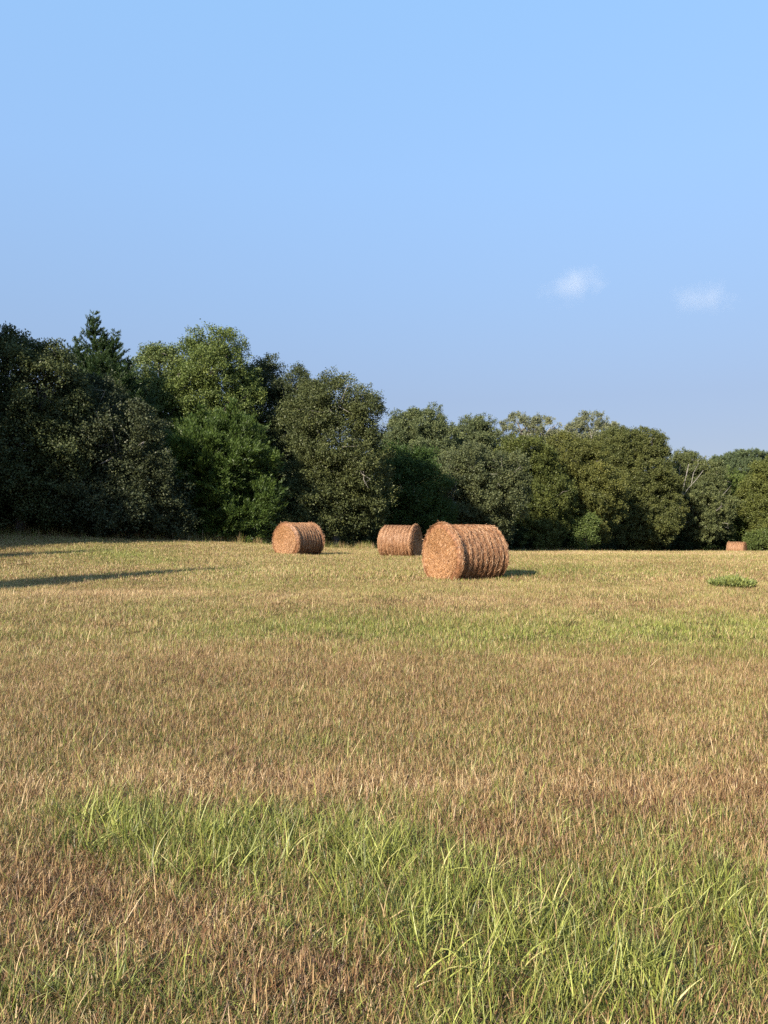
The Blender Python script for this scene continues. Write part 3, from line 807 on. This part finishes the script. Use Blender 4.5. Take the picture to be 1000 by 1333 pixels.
def build_trees():
    tree('oak_tree', 'broad grey-green oak at the left border of the photo with two small peaks', 'tree', 38,
         [(10, 500, 62, 52), (62, 515, 42, 52), (-50, 520, 70, 75), (20, 580, 75, 60), (80, 590, 40, 50), (0, 640, 70, 42, -1), (-80, 610, 80, 80), (12, 455, 16, 16), (63, 468, 17, 17), (36, 474, 22, 14), (60, 650, 50, 35)],
         GREY, trunk_px=25, bare=10)
    tree('juniper_tree', 'tall dark juniper with a pointed tip rising above the left oaks', 'tree', 47,
         [(122, 512, 34, 28), (150, 510, 24, 24), (120, 560, 45, 60), (170, 525, 14, 18)], JDK, kind='juniper', trunk_px=124, dens=6,
         extra=leader([(122, 409, 119, 505, 54), (150, 434, 138, 510, 32), (167, 468, 152, 525, 26), (100, 443, 112, 505, 22), (136, 438, 130, 495, 24)], 47))
    tree('oak_tree', 'dark oak with low drooping grey branches just right of the left border oak', 'tree', 40,
         [(120, 535, 45, 42), (160, 585, 55, 50), (195, 640, 45, 42), (130, 635, 55, 45, -1), (95, 575, 32, 50), (165, 665, 50, 30, -1.2), (215, 670, 22, 24)],
         (0.050, 0.060, 0.032), trunk_px=150, droop=0.45, bare=30, bark=M_TWIG)
    tree('oak_tree', 'light green oak between the pointed juniper and the tallest oak', 'tree', 52,
         [(208, 490, 27, 30), (190, 525, 20, 36), (215, 545, 38, 50), (203, 466, 15, 11), (225, 470, 14, 14), (190, 600, 40, 60)], (0.115, 0.145, 0.055), trunk_px=205, bare=4)
    tree('oak_tree', 'tallest oak of the wood with a rounded knob of leaves on top', 'tree', 51,
         [(280, 450, 30, 17), (276, 485, 38, 32), (252, 520, 36, 42), (296, 530, 40, 52), (270, 600, 60, 70), (262, 455, 16, 14)], (0.100, 0.130, 0.040), trunk_px=278, bare=4)
    tree('juniper_tree', 'bushy bright green juniper standing before the tallest oak', 'tree', 44,
         [(264, 610, 58, 50), (304, 620, 40, 50), (225, 655, 44, 46), (312, 668, 44, 36), (270, 572, 26, 26), (305, 572, 22, 26), (258, 672, 52, 34, 0)], JUN, kind='juniper', trunk_px=268, dens=7,
         extra=leader([(262, 530, 260, 590, 30), (302, 520, 300, 590, 28), (285, 535, 282, 590, 26), (236, 560, 236, 630, 30), (327, 560, 320, 620, 26), (250, 575, 250, 640, 30), (280, 580, 280, 650, 34), (312, 590, 310, 660, 30), (218, 600, 220, 660, 26)], 44))
    tree('oak_tree', 'dark round-topped oak right of the tallest oak', 'tree', 54,
         [(350, 503, 42, 29), (330, 545, 40, 48), (383, 520, 26, 30), (370, 590, 50, 60), (345, 650, 50, 50)], (0.054, 0.067, 0.032), trunk_px=358, gap=.10, bare=6)
    tree('oak_tree', 'brownish oak with hanging grey branches above the gap between left and middle bales', 'tree', 48,
         [(442, 520, 38, 23), (408, 540, 30, 32), (474, 540, 16, 30), (440, 575, 48, 40), (470, 600, 28, 42), (420, 635, 48, 40), (482, 645, 20, 34), (400, 670, 50, 32), (452, 672, 36, 30)],
         (0.074, 0.086, 0.036), trunk_px=438, droop=0.4, bare=30, bark=M_TWIG,)
    tree('shrub_tree', 'deep green bushy tree behind the middle bale', 'tree', 56,
         [(535, 648, 38, 45), (508, 615, 26, 34), (552, 680, 36, 30), (515, 672, 36, 34), (540, 610, 22, 22)], (0.042, 0.072, 0.020), trunk_px=532)
    tree('oak_tree', 'hazy green oak just right of the brownish oak, higher than the bush below it', 'tree', 72,
         [(545, 556, 36, 20), (520, 575, 26, 26), (570, 572, 22, 24), (550, 600, 45, 35), (580, 620, 30, 40)], (0.105, 0.125, 0.062), trunk_px=548)
    tree('elm_tree', 'small tree with a ragged point leaning to the right above the middle of the wood', 'tree', 78,
         [(612, 566, 18, 16), (627, 556, 9, 12), (612, 590, 30, 26), (640, 580, 20, 18)], (0.092, 0.11, 0.055), trunk_px=615)
    tree('oak_tree', 'round grey-green tree directly above the nearest bale', 'tree', 62,
         [(612, 612, 40, 26), (590, 650, 35, 40), (640, 645, 42, 44), (610, 685, 50, 30), (655, 620, 25, 25)], (0.085, 0.098, 0.05), trunk_px=618, bare=22, bark=M_TWIG)
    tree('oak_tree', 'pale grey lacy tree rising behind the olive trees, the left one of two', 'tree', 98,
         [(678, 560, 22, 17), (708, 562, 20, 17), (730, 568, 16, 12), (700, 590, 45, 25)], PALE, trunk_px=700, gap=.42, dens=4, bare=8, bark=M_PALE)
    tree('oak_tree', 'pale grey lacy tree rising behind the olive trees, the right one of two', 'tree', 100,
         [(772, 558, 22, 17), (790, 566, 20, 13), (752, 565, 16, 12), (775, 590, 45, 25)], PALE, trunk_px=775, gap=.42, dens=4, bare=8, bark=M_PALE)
    tree('oak_tree', 'olive tree touching the upper right of the round grey-green tree', 'tree', 73,
         [(682, 598, 38, 28), (665, 640, 30, 40), (700, 650, 42, 50), (690, 690, 40, 28)], OLIVE, trunk_px=685, bare=3)
    tree('oak_tree', 'yellowish olive tree in the middle of the right woods, under the pale lacy trees', 'tree', 78,
         [(742, 602, 42, 30), (720, 625, 30, 40), (760, 645, 46, 50), (735, 690, 50, 28)], (0.100, 0.106, 0.034), trunk_px=742, bare=3)
    tree('oak_tree', 'tall olive tree whose crown drops steeply to the lower trees on its right', 'tree', 87,
         [(815, 588, 38, 26), (843, 585, 20, 22), (792, 610, 32, 36), (830, 630, 40, 48), (815, 680, 55, 36), (860, 660, 22, 46)], (0.090, 0.100, 0.036), trunk_px=822, bare=6)
    tree('sapling', 'small light green sapling before the dark foot of the right woods', 'tree', 73,
         [(762, 690, 10, 16), (758, 703, 13, 9), (768, 680, 6, 8)], (0.085, 0.115, 0.036), trunk_px=761, dens=10, nleaf=16)
    tree('elm_tree', 'tree with forked bare pale limbs right of the steep olive crown', 'tree', 93,
         [(893, 612, 26, 20), (918, 622, 22, 20), (880, 635, 24, 30), (905, 665, 40, 40)], (0.10, 0.115, 0.052), trunk_px=884, bare=34, bark=M_TWIG, gap=.1,
         snags=[([(883, 690), (884, 660), (889, 640), (893, 622), (897, 604)], -3.6, .12), ([(885, 652), (896, 636), (907, 624), (916, 612)], -3.5, .07), ([(884, 656), (877, 636), (870, 620), (868, 606)], -3.4, .07),
                ([(889, 640), (884, 622), (886, 604)], -3.3, .05), ([(900, 632), (903, 616), (910, 603)], -3.5, .045)])
    tree('oak_tree', 'low green tree standing over the tiny distant bale', 'tree', 97,
         [(952, 640, 28, 26), (930, 660, 28, 36), (970, 670, 32, 34), (945, 690, 40, 22)], (0.085, 0.115, 0.034), trunk_px=950)
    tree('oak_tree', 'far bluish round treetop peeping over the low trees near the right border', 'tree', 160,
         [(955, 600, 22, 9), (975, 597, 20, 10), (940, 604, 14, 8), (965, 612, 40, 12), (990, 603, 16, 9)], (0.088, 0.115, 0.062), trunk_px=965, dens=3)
    tree('oak_tree', 'brown-tinged yellow-green tree cut by the right border of the photo', 'tree', 93,
         [(1000, 625, 22, 26), (990, 655, 26, 34), (1025, 650, 35, 40), (1010, 690, 40, 24)], (0.105, 0.118, 0.036), trunk_px=1004)
    tree('shrub', 'low bright green shrub in the bottom right corner of the woods', 'shrub', 89,
         [(984, 706, 12, 9), (996, 704, 12, 10)], (0.075, 0.10, 0.032), trunk_px=989, dens=9)
build_trees()

def copy_tree(src, loc, rz, scale, label, group):
    r = src.copy(); COL.objects.link(r)
    r.location = loc; r.rotation_euler = (0, 0, rz); r.scale = scale if isinstance(scale, tuple) else (scale,) * 3
    r['label'] = label; r['group'] = group
    for ch in list(src.children):
        c = ch.copy(); COL.objects.link(c); c.parent = r
    return r

srcs = [TREES[k] for k in TREES if 'dark round-topped oak' in k or 'tallest oak of the wood' in k or 'olive tree touching' in k or 'round grey-green tree' in k]
def fill_row():
    rng = random.Random(2)
    # a second row inside the wood, lower than the front crowns
    spots = [(-30, 47, .8), (-24, 53, .75), (-19, 58, .8), (-13, 60, .75), (-8, 60, .7), (-3, 62, .62), (1, 66, .62), (5, 74, .62), (10, 80, .72), (15, 86, .8), (21, 93, .85), (27, 97, .85), (33, 99, .8), (38, 104, .85), (44, 106, .85), (50, 103, .85)]
    for i, (x, y, s) in enumerate(spots):
        copy_tree(srcs[i % 4], (x, y, gz(x, y) - .1), rng.uniform(-.5, .5), s, 'dark tree deep in the wood, mostly hidden behind the front row', 'hidden trees deep in the wood')
    # the wood goes on past both sides of the view; the left arm throws the long shadows on the field
    for i, (x, y, s) in enumerate([(-24, 34, 1.15), (-22.5, 29.0, 1.0), (-30, 24, .8), (-40, 33, .9), (-44, 20, .8), (55, 96, .9), (63, 98, .9)]):
        copy_tree(srcs[(i + 1) % 4], (x, y, gz(x, y) - .1), rng.uniform(0, 6), s, 'tree of the wood standing beyond the side of the view', 'trees beyond the sides of the view')
fill_row()
jun = next(TREES[k] for k in TREES if 'pointed tip rising' in k)
for x, y, s, rz in ((-17.2, 9.0, .80, .4), (-24.5, 16.0, .84, 1.2)):
    copy_tree(jun, (x, y, gz(x, y) - .1), rz, (s * .55, s * .55, s), 'juniper beyond the side of the view that throws a long shadow streak on the field', 'junipers beyond the side of the view')

def understorey():
    rng = np.random.default_rng(77)
    C, D, T = [], [], []
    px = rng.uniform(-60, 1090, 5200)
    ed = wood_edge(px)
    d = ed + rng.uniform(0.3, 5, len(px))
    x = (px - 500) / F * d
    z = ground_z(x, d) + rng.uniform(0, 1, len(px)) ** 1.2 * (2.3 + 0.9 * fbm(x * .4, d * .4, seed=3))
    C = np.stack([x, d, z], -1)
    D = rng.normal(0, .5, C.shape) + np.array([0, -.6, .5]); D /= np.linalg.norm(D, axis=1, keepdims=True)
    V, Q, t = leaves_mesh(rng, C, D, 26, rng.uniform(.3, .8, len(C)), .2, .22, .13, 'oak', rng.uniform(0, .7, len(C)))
    o = link_mesh('undergrowth', np_mesh('undergrowth', V, Q, {'tint': ('POINT', t)}), M_OAK, None, (0.026, 0.038, 0.014))  # leaf colour set very dark to stand for shade under the trees
    tag(o, 'leafy undergrowth filling the foot of the wood, shade put into its dark colour', 'undergrowth', kind='stuff')
understorey()

# a leafy green weed clump in the mown grass on the right
def weed_clump():
    rng = np.random.default_rng(15)
    x, y = (952 - 500) / F * 17.6, 17.6
    o = empty('weed_clump', (x, y, gz(x, y)))
    tag(o, 'single leafy blue-green weed clump in the mown grass below the tiny distant bale', 'weed')
    V, Q, T = [], [], []
    n = 260
    r = np.sqrt(rng.uniform(0, 1, n)); a = rng.uniform(0, 6.28, n); r = r ** 1.6
    C = np.stack([r * np.cos(a) * .46, r * np.sin(a) * .46, 0.02 + rng.uniform(0, .12, n) * (1.1 - r)], -1)
    D = np.stack([np.cos(a) * r, np.sin(a) * r, rng.uniform(.5, 1.2, n)], -1); D /= np.linalg.norm(D, axis=1, keepdims=True)
    V, Q, t = leaves_mesh(rng, C, D, 9, rng.uniform(.05, .14, n), .02, .10, .028, 'juniper', rng.uniform(.3, 1, n))
    link_mesh('leaves', np_mesh('leaves', V, Q, {'tint': ('POINT', t)}), M_JUN, o, (0.16, 0.185, 0.065))
    SV, SQ = [], []
    for i in range(26):
        a = rng.uniform(0, 6.28); e = np.array([math.cos(a) * .33, math.sin(a) * .33, rng.uniform(.08, .18)])
        v, q = tube([e * 0 + np.array([0, 0, -.01]), e * .5 + np.array([0, 0, .05]), e], [.006, .005, .002], 5)
        b = len(SV); SV += v; SQ += [tuple(b + k for k in f) for f in q]
    link_mesh('stems', np_mesh('stems', np.array(SV), np.array(SQ)), M_BARK, o)
weed_clump()

# ------------------------------------------------------------------ clouds
def cloud(px, py, wpx, hpx, dist, label, seed, slope, dens):
    s = dist / F
    c = at(px, py, dist)
    me = bpy.data.meshes.new('cloud')
    import bmesh
    bm = bmesh.new(); bmesh.ops.create_icosphere(bm, subdivisions=3, radius=1.0)
    for v in bm.verts: v.co = (v.co.x * wpx * s, v.co.y * wpx * s * .6, v.co.z * hpx * s)
    bm.to_mesh(me); bm.free()
    m, n, out = new_mat('cloud_vapour')
    tc = node(n, 'ShaderNodeTexCoord')
    mp = node(n, 'ShaderNodeMapping'); mp.inputs['Scale'].default_value = (1 / (wpx * s), 1 / (wpx * s * .6), 1 / (hpx * s))
    n.links.new(tc.outputs['Object'], mp.inputs[0])
    ln = node(n, 'ShaderNodeVectorMath', operation='LENGTH'); n.links.new(mp.outputs[0], ln.inputs[0])
    ns = node(n, 'ShaderNodeTexNoise'); ns.noise_dimensions = '3D'
    ns.inputs['Scale'].default_value = 2.3 / (wpx * s); ns.inputs['Detail'].default_value = 4; ns.inputs['Roughness'].default_value = .6
    of = node(n, 'ShaderNodeVectorMath', operation='ADD'); of.inputs[1].default_value = (seed * 1000, 0, 0)
    n.links.new(tc.outputs['Object'], of.inputs[0]); n.links.new(of.outputs[0], ns.inputs[0])
    # density = clamp(noise*1.6 + 0.35 - r) * dens
    a = node(n, 'ShaderNodeMath', operation='MULTIPLY_ADD'); a.inputs[1].default_value = 1.7; a.inputs[2].default_value = -0.12
    n.links.new(ns.outputs[0], a.inputs[0])
    b = node(n, 'ShaderNodeMath', operation='SUBTRACT'); n.links.new(a.outputs[0], b.inputs[0]); n.links.new(ln.outputs['Value'], b.inputs[1])
    e = node(n, 'ShaderNodeMath', operation='MULTIPLY', use_clamp=False); e.inputs[1].default_value = dens
    mx = node(n, 'ShaderNodeMath', operation='MAXIMUM'); mx.inputs[1].default_value = 0.0
    n.links.new(b.outputs[0], mx.inputs[0]); n.links.new(mx.outputs[0], e.inputs[0])
    v = node(n, 'ShaderNodeVolumeScatter'); v.inputs['Color'].default_value = (1, 1, 1, 1); v.inputs['Anisotropy'].default_value = 0.0
    n.links.new(e.outputs[0], v.inputs['Density']); n.links.new(v.outputs[0], out.inputs['Volume'])
    o = link_mesh('cloud', me, m)
    o.location = c; o.rotation_euler = (0, slope, 0)
    tag(o, label, 'cloud', 'small wisps of cloud')
cloud(748, 370, 58, 31, 2200, 'small pink-white cloud wisp, brighter and higher of the pair', 1.3, R(-14), 0.0042)
cloud(918, 388, 62, 28, 2200, 'small faint flat cloud wisp near the right border of the sky', 4.1, R(-2), 0.0034)
SC.cycles.volume_step_rate = 1.0
SC.cycles.volume_max_steps = 64
